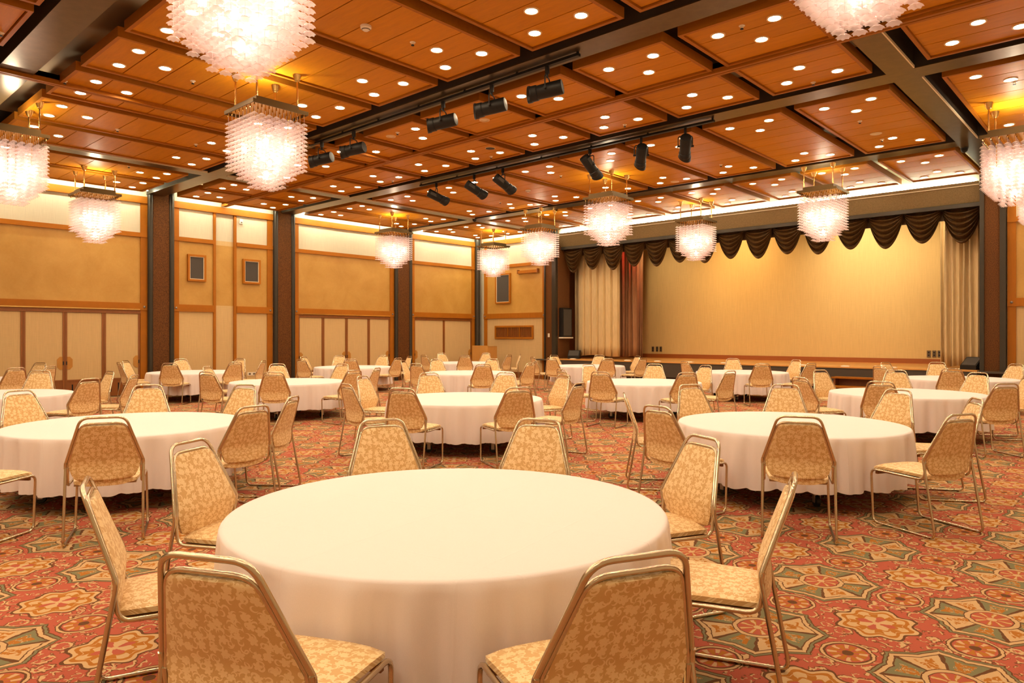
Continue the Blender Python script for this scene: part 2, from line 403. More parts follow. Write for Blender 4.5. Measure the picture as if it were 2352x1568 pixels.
def panel(x0, x1, y0, y1, nb, row, block, rear=True, front=True, dead=(), num=0):
    w = .045; m = MB()
    m.box(x0, x0+w, y0, y1, ZP, ZP+.12); m.box(x1-w, x1, y0, y1, ZP, ZP+.12)
    m.box(x0+w, x1-w, y0, y0+w, ZP, ZP+.12); m.box(x0+w, x1-w, y1-w, y1, ZP, ZP+.12)
    p = m.build('ceiling_panel', M['rim'], ceiling, False)
    B(x0+w, x1-w, y0+w, y1-w, ZP+.056, ZP+.11).build('backing', M['groove'], p, False)
    ya, yb = y0+w+.003, y1-w-.003; d = (yb-ya)/nb
    me = plank_mesh(x1-x0-2*w-.008, d-.014)
    for k in range(nb): link('plank', me, p, ((x0+x1)/2, ya+d*(k+.5), ZB))
    c = (x0+x1)/2; a = min(.33, (x1-x0)*.26)
    L = []
    if rear: L += [(c-a, y0+.34), (c+a, y0+.34), (c, y0+.78)]
    if front: L += [(c-a, y1-.34), (c+a, y1-.34), (c, y1-.78)]
    ends = ([('near', 'left'), ('near', 'right'), ('near', 'single')] if rear else [])+([('stage', 'left'), ('stage', 'right'), ('stage', 'single')] if front else [])
    for i, (lx, ly) in enumerate(L):
        if block == 'middle block' and num == 2 and ends[i][1] == 'single' and row in 'ZAB' and not (row == 'B' and front): lx += .17
        downlight(lx, ly, row, '%s panel of %s, %s end, %s one' % (ORD[num], block, ends[i][0], ends[i][1]), i in dead)
ROWS = {'Y': (-5.35, -1.70, 8), 'Z': (-1.44, 2.10, 8), 'A': (2.92, 6.465, 8), 'C': (10.79, 14.362, 8), 'D': (15.16, 17.76, 5)}  # row Y: unseen, behind the camera, added to light the near chair backs
nn = lambda i: i if 0 <= i < 8 else {-1: 1, -2: 0, 8: 0, 9: 1}[i]
cols = [(X0+i*S, X0+i*S+PW, 'middle block', i) for i in range(8)]+[(-16.40, -15.31, 'left wall block', -1), (-17.85, -16.60, 'left wall block', -2), (-2.107, -.791, 'right block', 8), (-.591, .72, 'right block', 9)]
for x0, x1, blk, i in cols:
    for row, (y0, y1, nb) in ROWS.items():
        if row == 'Y' and i < 3 or row == 'Z' and i < 0: continue
        panel(x0, x1, y0, y1, nb, row, blk, num=nn(i))
    panel(x0, x1, 7.2615, 8.53, 3, 'B', blk, True, False, dead={3: (0,), 4: (2,)}.get(i, ()), num=nn(i))
    panel(x0, x1, 8.67, 9.997, 3, 'B', blk, False, True, num=nn(i))
BY = [2.42, 6.875, 10.425, 14.80]
def beam(x0, x1, y0, y1):
    o = B(x0, x1, y0, y1, ZP+.03, ZU).build('ceiling_beam', M['blackmetal'], ceiling, False)
    B(x0-.004, x1+.004, y0-.004, y1+.004, ZP+.016, ZP+.0305).build('soffit', M['bronze'], o, False)
    return o
for y in BY: beam(XL, XR, y-.19, y+.19)
for xc in (-14.99, -2.475):
    ys = [YB]+BY+[YF-.3]
    for a, b in zip(ys[:-1], ys[1:]):
        o = beam(xc-.16, xc+.16, a+(.194 if a > YB else 0), b-(.194 if b < YF-.3 else 0))
        B(xc+.164, xc+.18, a+.22, b-.22, ZP+.012, ZP+.045).build('edge_strip', M['coverstrip'], o, False)
# partition tracks
def track(x0, x1, y0, y1, lab):
    m = MB(); lx = x1-x0 > y1-y0
    if lx: m.box(x0, x1, y0, y0+.05, ZP-.03, ZP+.10); m.box(x0, x1, y1-.05, y1, ZP-.03, ZP+.10); m.box(x0, x1, y0, y1, ZP+.03, ZP+.10)
    else: m.box(x0, x0+.05, y0, y1, ZP-.03, ZP+.10); m.box(x1-.05, x1, y0, y1, ZP-.03, ZP+.10); m.box(x0, x1, y0, y1, ZP+.03, ZP+.10)
    return struct(m.build('partition_track', M['rim'], None, False), lab, 'track')
track(XL+.03, XR, 8.54, 8.66, 'slim wooden partition track crossing the whole ceiling from wall')
track(-11.12, -11.0, YB, 8.53, 'slim wooden partition track joining the long one at a T')

# --- left wall
ZR0, ZR1, ZM0, ZM1, ZC0, ZC1 = 2.06, 2.235, 3.84, 3.945, 4.665, 4.83
wl = struct(B(XL-.25, XL-.055, YB, YF+.1, 0, ZU).build('wall_left', M['frieze'], smooth=False), 'panelled left wall with gold paper, cream frieze and wood rails', 'wall')
def part(par, name, mat, *a): return B(*a).build(name, mat, par, False)
bolt_me = MB().lathe([(.028, 0), (.026, .012), (.012, .022), (.004, .024)], 10).mesh('stud', M['bolt'])
def stud(par, loc, axis):
    o = link('stud', bolt_me, par, loc)
    o.rotation_euler = (0, PI/2, 0) if axis == 'x' else (PI/2, 0, 0)
yu = lambda u: y_at(u, XL)
bays = [(2.80, yu(338.5), 'doors'), (yu(396), yu(626), 'pocket'), (yu(674), yu(905), 'doors'), (yu(943), 17.93, 'doors2')]
for y0, y1, kind in bays:
    pw = .16
    part(wl, 'cornice', M['trimwood'], XL-.055, XL+.045, y0, y1, ZC0, ZC1)
    part(wl, 'post', M['trimwood'], XL-.055, XL+.01, y0, y0+pw, 0, ZC0); part(wl, 'post', M['trimwood'], XL-.055, XL+.01, y1-pw, y1, 0, ZC0)
    segs = [(y0+pw, y1-pw)]
    if kind == 'pocket':
        a, b = yu(494), yu(539)
        part(wl, 'post', M['trimwood'], XL-.055, XL+.01, a-.05, a+.02, 0, ZC1); part(wl, 'post', M['trimwood'], XL-.055, XL+.01, b-.02, b+.05, 0, ZC1)
        segs = [(y0+pw, a-.05), (b+.05, y1-pw)]
        for z0, z1, mt in ((0, 2.05, 'shoji'), (2.05, 2.24, 'trimwood'), (2.24, 3.83, 'gold'), (3.83, 3.95, 'trimwood'), (3.95, 4.75, 'frieze')):
            part(wl, 'pocket_panel', M['shoji'] if mt == 'trimwood' else M[mt], XL-.09, XL-.05, a+.02, b-.02, z0, z1)
    for a, b in segs:
        part(wl, 'frieze_panel', M['frieze'], XL-.05, XL-.02, a, b, ZM1, ZC0)
        part(wl, 'gold_panel', M['gold'], XL-.05, XL-.02, a, b, ZR1, ZM0)
        if kind == 'pocket': part(wl, 'cloth_panel', M['shoji'], XL-.05, XL-.02, a, b, .12, ZR0)
        ends = (a-(pw if a-y0 < .3 else 0), b+(pw if y1-b < .3 else 0))
        for z0, z1 in ((ZR0, ZR1), (ZM0, ZM1)): part(wl, 'rail', M['trimwood'], XL-.05, XL+.03, ends[0], ends[1], z0, z1)
        if a-y0 < .3: stud(wl, (XL+.03, y0+.08, 2.145), 'x')
        if y1-b < .3: stud(wl, (XL+.03, y1-.08, 2.145), 'x')
    if kind != 'pocket':
        part(wl, 'header', M['darkwood'], XL-.05, XL-.0, y0+pw, y1-pw, 1.975, ZR0)
        part(wl, 'brass_strip', M['brass'], XL-.02, XL+.036, y0+pw+.02, y1-pw-.02, ZR0+.004, ZR0+.03)
    else:
        part(wl, 'skirting', M['darkwood'], XL-.05, XL+.015, y0, y1, 0, .12)
# columns
def column(y0, y1, lab):
    m = B(XL-.055, XL+.075, y0+.03, y1-.03, 0, ZU-.1).build('column', M['colface'], None, False); struct(m, lab, 'column')
    for y in (y0+.045, y1-.045): MB().lathe([(.062, 0), (.062, ZU-.1)], 14, XL+.06, y).build('edge_pipe', M['pipe'], m)
    return m
column(2.10, 2.80, 'brown speckled wall column at the left edge')
column(yu(338.5), yu(396), 'brown speckled wall column right of the first sliding doors')
column(yu(627.5), yu(673.5), 'brown speckled wall column behind the left middle tables')
column(yu(905), yu(942.5), 'brown speckled wall column before the last sliding doors')
cp = MB().lathe([(.095, 0), (.095, ZU-.05)], 18, XL+.07, 17.99).build('corner_column', M['pipe']); struct(cp, 'dark round pipe column in the far left corner', 'column')
# sliding doors
octp = [(.0, -.145), (.055, -.145), (.11, -.085), (.11, .085), (.055, .145), (.0, .145)]
dn = [0]
def door(y0, y1, plate, lab, slots):
    dn[0] += 1
    d = struct(link('door_%d' % dn[0], None, None, (XL-.03, (y0+y1)/2, 0)), lab, 'door')
    h = (y1-y0)/2; w = .045
    part(d, 'cloth_panel', M['shoji'], -.008, .004, -h+w, h-w, .44, 1.97)
    for a, b in ((-h+.002, -h+w), (h-w, h-.002)): part(d, 'stile', M['darkwood'], -.015, .018, a, b, .02, 1.975)
    part(d, 'kick_panel', M['darkwood'], -.01, .008, -h+w, h-w, .02, .40); part(d, 'mid_rail', M['darkwood'], -.012, .016, -h+w, h-w, .40, .44)
    for k in range(slots):
        yy = -h+.15+k*(2*h-.3)/max(1, slots-1); part(d, 'vent_slot', M['black'], .006, .011, yy-.014, yy+.014, .12, .33)
    if plate:
        s = plate; yb = s*(h-w)
        pm_ = MB().prism([(yb-s*p[0], .82+p[1]) for p in octp][::(1 if s > 0 else -1)], 'x', .004, .012); o = pm_.build('handle_plate', M['plate'], d, False)
        part(o, 'finger_pull', M['black'], .016, .021, yb+s*.012-.012, yb+s*.012+.012, .78, .86)
M['plate'] = pm('handle_gold', (.44, .2, .03), .45, fn=mottle_fn((.40, .18, .025), (.47, .215, .035), 5))
e1 = [yu(338.5)-.16-.80*k for k in range(5)][::-1]
for k in range(4): door(e1[k], e1[k+1], (-1, 1, -1, 1)[k], ['leftmost cream sliding door at the frame edge', 'cream sliding door left of the double gold handle', 'cream sliding door right of the double gold handle', 'cream sliding door beside the first brown column'][k], (0, 0, 5, 4)[k])
a, b = yu(674)+.16, yu(905)-.16
for k in range(4): door(a+(b-a)*k/4, a+(b-a)*(k+1)/4, (-1, 1, -1, 1)[k], ['first', 'second', 'third', 'fourth'][k]+' from left of the four middle cream sliding doors', 0)
a, b = yu(943)+.16, 17.93-.16
for k in range(2): door(a+(b-a)*k/2, a+(b-a)*(k+1)/2, (-1, 1)[k], ['wide cream sliding door beside the third column', 'wide cream sliding door beside the room corner'][k], 0)

# --- front wall, left and right of the stage
xu = lambda u: x_at(u, YF)
wf = struct(B(XL, xu(1281)-.03, YF+.055, YF+.25, 0, ZU).build('wall_front', M['frieze'], smooth=False), 'panelled wall between the room corner and the stage', 'wall')
wfr = struct(B(xu(2252)+.03, XR+.1, YF+.055, YF+.25, 0, ZU).build('wall_front', M['frieze'], smooth=False), 'panelled wall right of the stage column', 'wall')
def front_bay(w, x0, x1):
    pw = .15
    part(w, 'cornice', M['trimwood'], x0, x1, YF-.045, YF+.055, ZC0, ZC1)
    for a in (x0, x1-pw): part(w, 'post', M['trimwood'], a, a+pw, YF-.01, YF+.055, 0, ZC0)
    part(w, 'frieze_panel', M['frieze'], x0+pw, x1-pw, YF+.02, YF+.05, ZM1, ZC0); part(w, 'gold_panel', M['gold'], x0+pw, x1-pw, YF+.02, YF+.05, ZR1, ZM0)
    part(w, 'cloth_panel', M['shoji'], x0+pw, x1-pw, YF+.02, YF+.05, .2, ZR0); part(w, 'skirting', M['darkwood'], x0+pw, x1-pw, YF-.0, YF+.05, 0, .2)
    for z0, z1 in ((ZR0, ZR1), (ZM0, ZM1)): part(w, 'rail', M['trimwood'], x0, x1, YF-.03, YF+.05, z0, z1)
    for a in (x0+.075, x1-.075): stud(w, (a, YF-.03, 2.145), 'y')
front_bay(wf, xu(1112), xu(1254)); front_bay(wfr, xu(2314), .6)
def fcolumn(u0, u1, u2, u3, lab):
    a, b, c, d = (xu(u) for u in (u0, u1, u2, u3))
    m = struct(B(a+.02, d-.02, YF-.075, YF+.055, 0, ZU-.1).build('column', M['colface'], None, False), lab, 'column')
    for p, q in ((a, b), (c, d)): part(m, 'edge_pipe', M['pipe'], p, q, YF-.11, YF+.03, 0, ZU-.1)
    return m
fcolumn(1254, 1257, 1272, 1281, 'brown column left of the stage opening')
fcolumn(2252, 2262, 2298, 2312, 'brown speckled column right of the stage opening')

# --- stage
SX0, SX1, ZS, YS, YK = xu(1281)+.01, xu(2252)-.01, .70, 17.78, 21.25
SW0, SW1 = SX0-.8, SX1+.8
st = struct(B(SW0, SW1, YS+.02, YK, ZS-.06, ZS-.022).build('stage', M['stagefront'], None, False), 'low stage with polished wooden floor and dark front', 'stage')
nb = 14; dw = (YK-YS)/nb
for k in range(nb): part(st, 'stage_plank', M['stagefloor'], SX0 if YS+dw*k < YF+.1 else SW0, SX1 if YS+dw*k < YF+.1 else SW1, YS+dw*k+.002, YS+dw*(k+1)-.002, ZS-.022, ZS)
part(st, 'stage_front', M['stagefront'], SX0, SX1, YS+.0, YS+.03, .26, ZS-.022)
part(st, 'stage_kick', M['stagekick'], SX0, SX1, YS+.16, YS+.2, 0, .28)
part(st, 'stage_nosing', M['stagefloor'], SX0, SX1, YS-.02, YS+.0, ZS-.03, ZS)
ws = struct(B(SW0-.2, SW1+.2, YK, YK+.2, 0, ZU+.2).build('wall_stage', M['screen'], None, False), 'large plain cream backdrop wall of the stage', 'wall')
part(ws, 'skirting', M['stagebase'], SW0, SW1, YK-.03, YK, ZS, ZS+.13)
for x, lab, nm in ((SW0-.2, 'dark brown wall closing the stage on the left', 'wall_stage_left'), (SW1, 'dark wall closing the stage on the right', 'wall_stage_right')):
    struct(B(x, x+.2, YF+.25, YK, 0, ZU+.2).build(nm, M['stagewall'], None, False), lab, 'wall')
struct(B(SX0-.03, SX0-.0, YF-.0, YF+.62, ZS, ZU).build('trim_1', M['stagewall'], None, False), 'dark brown return panel at the left stage edge', 'panel')
struct(B(SX1, SX1+.03, YF-.0, YF+.62, ZS, ZU).build('trim_2', M['stagewall'], None, False), 'dark brown return panel at the right stage edge', 'panel')
struct(B(SW0-.2, SW1+.2, YF+.42, YK+.2, ZU, ZU+.14).build('ceiling_stage', M['blackmetal'], None, False), 'dark ceiling over the stage', 'ceiling')
fa = MB().prism([(17.97, 4.78), (18.02, 4.78), (18.35, 4.37), (18.28, 4.37)], 'x', SX0, SX1).build('fascia', M['fascia'], None, False)
struct(fa, 'slanted metallic fascia beam over the stage opening', 'fascia')
part(fa, 'lower_trim', M['pipe'], SX0, SX1, 18.265, 18.40, 4.28, 4.37)
part(fa, 'cove_back', M['frieze'], SX0, SX1, 18.16, 18.19, 4.60, ZU)
part(fa, 'trough', M['frieze'], SX0, SX1, 18.0, 18.16, 4.70, 4.72)
# cove lamps
def cove(name, a, b, lab): tag(MB().cyl(a, b, .018, 8).build(name, M['cove']), lab, 'light', 'hidden cove tubes')
cove('cove_light', (SX0+.1, 18.10, 4.79), (SX1-.1, 18.10, 4.79), 'fluorescent tube in the cove above the stage fascia')
for (y0, y1, _), l in zip(bays, ('first sliding doors', 'wall speakers', 'middle sliding doors', 'last sliding doors')):
    cove('cove_light', (XL+.30, y0+.1, 4.945), (XL+.30, y1-.1, 4.945), 'fluorescent tube in the cove above the '+l)
cove('cove_light', (xu(1112)+.1, YF-.27, 4.955), (xu(1254)-.1, YF-.27, 4.955), 'fluorescent tube in the cove above the corner lectern wall')
cove('cove_light', (xu(2314)+.1, YF-.27, 4.955), (.5, YF-.27, 4.955), 'fluorescent tube in the cove right of the stage')

# stage lamps hung behind the valance
def spot(x, y, z, tx, ty, tz, e, ang, col, blend=.8, lab='warm stage flood hung behind the valance'):
    t = thing('stage_lamp', lab, 'light', (x, y, z), group='stage floods behind the valance')
    MB().cyl((0, 0, .05), (0, 0, .25), .09, 14).build('housing', M['black'], t)
    B(-.015, .015, -.015, .015, .25, ZU-z).build('hanger', M['black'], t, False)
    l = bpy.data.lights.new('lamp', 'SPOT'); l.energy = e; l.spot_size = R(ang); l.spot_blend = blend; l.color = col; l.shadow_soft_size = .08
    o = bpy.data.objects.new('lamp', l); C.objects.link(o); o.parent = t
    o.rotation_euler = (Vector((tx-x, ty-y, tz-z))).to_track_quat('-Z', 'Y').to_euler()
WARM = (1, .72, .40)
spot(-9.6, 19.2, 4.9, -9.4, YK, 3.2, 330, 110, (1, .62, .26), 1, 'warm stage flood left of the stage centre')
spot(-6.2, 19.2, 4.9, -6.0, YK, 3.4, 360, 100, (1, .76, .46), 1, 'warm stage flood right of the stage centre')
spot(-12.2, 19.4, 4.9, -11.8, YK, 2.4, 130, 100, WARM, 1, 'warm stage flood over the left curtain')
spot(-3.9, 19.3, 4.9, -4.4, YK, 2.4, 160, 100, WARM, 1, 'warm stage flood over the right curtain')
spot(-12.0, 19.2, 4.9, -12.75, 19.6, 3.8, 90, 50, (1, .10, .07), .9, 'red stage lamp beside the inner left curtain')
# ---------------------------------------------------------------- stage dressing
def drape(name, mat, x0, x1, y, z0, z1, n, amp, lab, style='sin', seed=0, flare=0):
    rnd = random.Random(seed); nx = n*(8 if style == 'sin' else 14); nz = 14; vs = []; fs = []
    ph = [rnd.uniform(-.6, .6) for _ in range(n+1)]
    for j in range(nz+1):
        t = j/nz; z = z1+(z0-z1)*t
        for i in range(nx+1):
            s = i/nx; k = s*n; q = k-math.floor(k)
            if style == 'sin': d = amp*math.sin(2*PI*(k+.12*math.sin(3*t+k*1.7)))*(0.75+.35*math.sin(k*2.3+ph[int(k) % n]))
            else: d = amp*(.45+.55*q/.86 if q < .86 else 1-(q-.86)/.14*1.6 if q < .95 else -.03+(q-.95)/.05*.48)  # flat pleats with a sharp return
            zz = z+(.02*math.sin(7*s+seed) if j == nz else 0)
            vs.append((x0+(x1-x0)*s+flare*t*t*(s-.5), y-d, zz))
    w = nx+1
    for j in range(nz):
        for i in range(nx): fs.append((j*w+i, (j+1)*w+i, (j+1)*w+i+1, j*w+i+1))
    m = MB().add(vs, fs); o = m.build(name, mat, None, True, 50)
    sd = o.modifiers.new('thick', 'SOLIDIFY'); sd.thickness = .012
    return tag(o, lab, 'curtain')
x18 = lambda u, Y: x_at(u, Y)
drape('stage_curtain', M['drape_grey'], x18(1311, 18.70), x18(1345, 18.95), 18.95, .80, ZU, 4, .05, 'dull olive curtain strip at the far left stage edge', seed=3)
drape('stage_curtain', M['drape'], x18(1331, 18.86), x18(1425, 18.86), 18.86, .80, ZU, 6, .13, 'cream curtain with flat pleats at stage left', 'flat', 5)
drape('stage_curtain', M['drape_brown'], x18(1420, 19.5), x18(1462, 19.5), 19.5, .78, ZU, 5, .06, 'brown curtain with red glow beside the cream pleats', seed=8)
drape('stage_curtain', M['drape_brown'], x18(1455, 20.2), x18(1476, 20.2), 20.2, .71, ZU, 3, .05, 'narrow golden brown curtain at the left backdrop edge', seed=9)
drape('stage_curtain', M['drape'], x18(2171, 18.80), x18(2256, 18.80), 18.80, .74, ZU, 6, .06, 'cream curtain gathered at the right stage edge', seed=11)
drape('stage_curtain', M['drape'], x18(2160, 20.6), x18(2185, 20.6), 20.6, .72, ZU, 3, .05, 'narrow golden curtain at the right backdrop edge', seed=12)
# valance of swags
val = thing('valance', 'dark brown satin valance with a row of draped swags', 'valance', (SX0, 18.50, 4.36))
vw = SX1-SX0; NS = 15; sw_ = vw/NS
B(0, vw, .03, .06, -.30, .02).build('valance_band', M['swag'], val, False)
def swag_mesh(seed):
    rnd = random.Random(seed); vs = []; fs = []; nx, nt = 22, 40; hw = sw_*.56; H = .74+rnd.uniform(-.04, .04); sk = rnd.uniform(-.1, .1)
    for j in range(nt+1):
        t = j/nt
        for i in range(nx+1):
            s = -1+2*i/nx
            cat = max(0.0, 1-abs(s)**1.9)
            z = -.02-t*(H*cat+.06)+.0
            fold = math.sin(t*2*PI*6.5+1.2*s*sk*10)*(.042*cat+.008)
            y = -.05-.09*cat*math.sin(PI*min(1, t*1.05))-fold
            pinch = 1-.10*t*(1-cat)
            vs.append((s*hw*pinch, y, z))
    w = nx+1
    for j in range(nt):
        for i in range(nx): fs.append((j*w+i, (j+1)*w+i, (j+1)*w+i+1, j*w+i+1))
    return MB().add(vs, fs).mesh('swag', M['swag'], True, 60)
sms = [swag_mesh(k) for k in range(4)]
for k in range(NS):
    link('swag', sms[k % 4], val, (sw_*(k+.5), -.01*(k % 2), 0))
# footlights, wedges, outlets, steps
for i in range(11):
    x = SX0+.75+i*1.03
    o = tag(B(-.09, .09, -.05, .05, 0, .02).build('footlight', M['footlens'], None, False, loc=(x, YS+.17, ZS)), 'small white footlight cap, number %s from left on the stage edge' % ['one', 'two', 'three', 'four', 'five', 'six', 'seven', 'eight', 'nine', 'ten', 'eleven'][i], 'light', 'footlights on the stage edge')
    B(-.06, .06, -.03, .03, .02, .026).build('cap_glass', M['white'], o, False)
def wedge(x, y, rz, lab, s=.68):
    t = thing('stage_monitor', lab, 'speaker', (x, y, ZS), rz); t.scale = (s, s, s)
    MB().prism([(-.24, 0), (.24, 0), (.24, .12), (-.05, .40), (-.24, .40)], 'x', -.28, .28).build('cabinet', M['black'], t, False)
    Mx = Matrix.Translation((0, .095, .26)) @ Matrix.Rotation(math.atan2(-.28, .29), 4, 'X')
    MB().box(-.24, .24, -.17, .17, -.004, .012, M=Mx).build('grille', M['grille'], t, False)
    for s in (-1, 1): B(s*.283-.004, s*.283+.004, -.12, .0, .16, .24).build('side_handle', M['grille'], t, False)
wedge(x_at(1319, 18.45), 18.45, R(205), 'black wedge monitor at the left stage corner')
wedge(x_at(2236, 18.25), 18.25, R(150), 'black wedge monitor at the right stage corner')
def outlet(u, v, lab):
    x = x_at(u, YK); z = z_at(v, x, YK)
    o = tag(B(-.045, .045, -.012, .002, -.09, .09).build('outlet', M['steelplate'], None, False, loc=(x, YK-.002, z)), lab, 'outlet', 'outlets on the stage backdrop')
    for dz in (-.035, .035): B(-.018, .018, -.016, -.011, dz-.02, dz+.02).build('socket', M['black'], o, False)
for u, l in ((1500, 'left'), (1509.5, 'middle'), (1518, 'right')): outlet(u, 801.5, '%s one of three outlets at the left end of the backdrop' % l)
for u, l in ((2133.5, 'left'), (2146, 'middle'), (2158, 'right')): outlet(u, 812.5, '%s one of three outlets at the right end of the backdrop' % l)
sx = x_at(1960, 17.4)
t = thing('stage_steps', 'small brown wooden steps standing at the stage front', 'steps', (sx, 17.40, 0))
for s in (-1, 1):
    MB().prism([(-.30, 0), (.28, 0), (.28, .44), (0, .44), (0, .24), (-.30, .24)], 'x', s*.42-.02, s*.42+.02).build('side_board', M['darkwood'], t, False)
B(-.48, .48, -.04, .30, .44, .475).build('tread', M['trimwood'], t, False); B(-.48, .48, -.34, .02, .24, .275).build('tread', M['trimwood'], t, False)
B(-.40, .40, .24, .26, 0, .44).build('back_board', M['darkwood'], t, False)
# black box speaker on the left stage return
t = thing('stage_speaker', 'tall black loudspeaker recess with white ledge beside the left curtain', 'speaker', (SX0+.0, 18.42, 0))
zt, zb = z_at(707, SX0, 18.3), z_at(774, SX0, 18.3)
B(.0, .16, -.24, .24, zb, zt).build('cabinet', M['black'], t, False); B(.16, .17, -.21, .21, zb+.05, zt-.05).build('grille', M['grille'], t, False)
B(.0, .20, -.26, .26, zb-.04, zb).build('ledge', M['white'], t, False)

# ---------------------------------------------------------------- wall fittings
def wall_speaker(axis, u0, u1, v0, v1, lab):
    if axis == 'x':
        a, b = y_at(u0, XL), y_at(u1, XL); ym = (a+b)/2; zt, zb = z_at(v0, XL, ym), z_at(v1, XL, ym); loc = (XL-.02, ym, zb); rz = -PI/2
    else:
        a, b = x_at(u0, YF), x_at(u1, YF); xm = (a+b)/2; zt, zb = z_at(v0, xm, YF), z_at(v1, xm, YF); loc = (xm, YF+.02, zb); rz = 0
    w, h = (b-a)/2, zt-zb
    t = thing('wall_speaker', lab, 'speaker', loc, rz+(PI if axis == 'x' else 0)); m = MB(); f = .05
    s = -1
    for q in ((-w, -w+f, 0, h), (w-f, w, 0, h), (-w+f, w-f, 0, f), (-w+f, w-f, h-f, h)): m.box(q[0], q[1], -.07, 0, q[2], q[3])
    m.build('frame', M['trimwood'], t, False); m = MB(); g = f+.015
    for q in ((-w+f, -w+g, f, h-f), (w-g, w-f, f, h-f), (-w+g, w-g, f, g), (-w+g, w-g, h-g, h-f)): m.box(q[0], q[1], -.055, 0, q[2], q[3])
    m.build('inner_trim', M['coverstrip'], t, False)
    B(-w+g, w-g, -.04, -.0, g, h-g).build('grille', M['grille'], t, False)
wall_speaker('x', 430, 472, 585, 646, 'left of two wood framed black wall speakers on gold paper')
wall_speaker('x', 557, 597, 596, 652, 'right of two wood framed black wall speakers on gold paper')
wall_speaker('y', 1139, 1173, 628, 697, 'tall wood framed black speaker high beside the stage')
# louvre vent
a, b = xu(1137), xu(1225); xm = (a+b)/2; zt, zb = z_at(747.5, xm, YF), z_at(778, xm, YF)
t = thing('wall_vent', 'wooden louvred vent in the wall above the lectern', 'vent', (xm, YF+.02, zb)); w, h = (b-a)/2, zt-zb; m = MB(); f = .06
for q in ((-w, -w+f, 0, h), (w-f, w, 0, h), (-w+f, w-f, 0, f), (-w+f, w-f, h-f, h)): m.box(q[0], q[1], -.045, 0, q[2], q[3])
m.build('frame', M['trimwood'], t, False); B(-w+f, w-f, -.012, 0, f, h-f).build('backing', M['darkwood'], t, False)
sl = B(-.006, .006, -.03, -.012, f, h-f).mesh('slat', M['darkwood'], False)
for k in range(34): link('slat', sl, t, (-w+f+(2*w-2*f)*(k+.5)/34, 0, 0))
for k in (1, 2): B(-.012, .012, -.036, -.012, f, h-f).build('mullion', M['trimwood'], t, False, loc=(-w+f+(2*w-2*f)*k/3, 0, 0))
a, b = xu(1192), xu(1237); zt, zb = z_at(621, a, YF), z_at(627.5, a, YF)
o = tag(B(-(b-a)/2, (b-a)/2, -.10, 0, 0, .1).build('picture_rail', M['trimwood'], None, False, loc=((a+b)/2, YF+.02, z_at(627, (a+b)/2, YF))), 'short wooden box bar fixed high on gold paper beside the stage', 'rail')
for s in (-1, 1): B(s*(b-a)/2-.015, s*(b-a)/2+.015, -.11, .0, -.01, .13).build('end_cap', M['darkwood'], o, False)
x = xu(1264); o = tag(B(-.035, .035, -.012, 0, -.06, .06).build('light_switch', M['white'], None, False, loc=(x, YF-.075, z_at(769.7, x, YF))), 'white light switch on the column left of the stage', 'switch')
for dz in (-.025, .03): B(-.014, .014, -.018, -.012, dz-.016, dz+.016).build('rocker', M['steel'], o, False)
y = yu(553.5); o = tag(B(0, .05, -.045, .045, 0, .13).build('wall_sensor', M['white'], None, False, loc=(XL-.02, y, z_at(514, XL, y))), 'small white sensor box on the cream frieze', 'sensor'); B(.05, .06, -.02, .02, .02, .05).build('lens', M['steelplate'], o, False)
for k, (u, l) in enumerate(((574, 'left'), (584, 'middle'), (594, 'right'))):
    y = yu(u); o = tag(B(0, .012, -.06, .06, 0, .09).build('outlet', M['white'], None, False, loc=(XL-.02, y, .36)), '%s of three cream outlets low on the wall behind tables' % l, 'outlet', 'outlets low on the left wall'); B(.012, .015, -.03, .03, .02, .07).build('socket', M['steelplate'], o, False)
# lectern
lx, ly = -16.75, 16.95
t = thing('lectern', 'plain wooden lectern standing in the far corner', 'lectern', (lx, ly, 0), R(4))
for s in (-1, 1): B(s*.33-.015, s*.33+.015, -.22, .24, 0, 1.10).build('side_panel', M['lectern'], t, False)
B(-.345, .345, -.245, -.22, 0, 1.12).build('front_panel', M['lectern'], t, False); B(-.345, .345, -.22, .24, 1.08, 1.10).build('top', M['lectern'], t, False); B(-.315, .315, -.2, .2, .5, .52).build('shelf', M['lectern'], t, False)

# ---------------------------------------------------------------- ceiling fittings
def sprinkler(u, v, lab=None):
    x, y = bp(u, v, ZB); o = tag(MB().lathe([(.035, 0), (.033, -.006), (.018, -.008), (.016, -.03), (.006, -.034)], 12).build('sprinkler_head', M['white'], loc=(x, y, ZB)), lab, 'sprinkler', 'sprinkler heads in the ceiling panels')
    MB().lathe([(.014, -.028), (.02, -.036), (.018, -.042), (.004, -.042)], 10).build('deflector', M['black'], o)
for u, v, l in ((948, 97, 'above the left of the big spotlight row'), (2, 75, 'at the upper left corner'), (149, 186, 'left of the second chandelier'), (270, 297, 'behind the left edge chandelier'), (450, 331, 'above the left corner table'), (443, 186, 'beside the near left chandelier'), (1704, 59, 'between near right downlights'), (1868, 189, 'beside the long partition track'), (2330, 188, 'at the right frame edge'), (1435, 286, 'near the right second track'), (1975, 278, 'in the panel left of the right beam'), (2026, 320, 'close to the round ceiling speaker'), (1656, 378, 'before the stage bay beam'), (296, 381, 'by the left wall chandelier'), (902, 415, 'before the left second beam'), (913, 304, 'above the first spotlight pair'), (1128, 359, 'beside the dark ceiling speaker'), (1288, 403, 'left of the centre chandelier'), (1149, 464, 'above the far left chandeliers')):
    sprinkler(u, v, 'small sprinkler head '+l)
def detector(u, v, lab):
    x, y = bp(u, v, ZB); o = tag(MB().lathe([(.062, 0), (.062, -.025), (.05, -.04), (.03, -.055), (.01, -.057)], 18).build('smoke_detector', M['white'], loc=(x, y, ZB)), lab, 'detector')
    MB().lathe([(.0515, -.038), (.043, -.0485)], 18, cap=False).build('vent_ring', M['steelplate'], o)
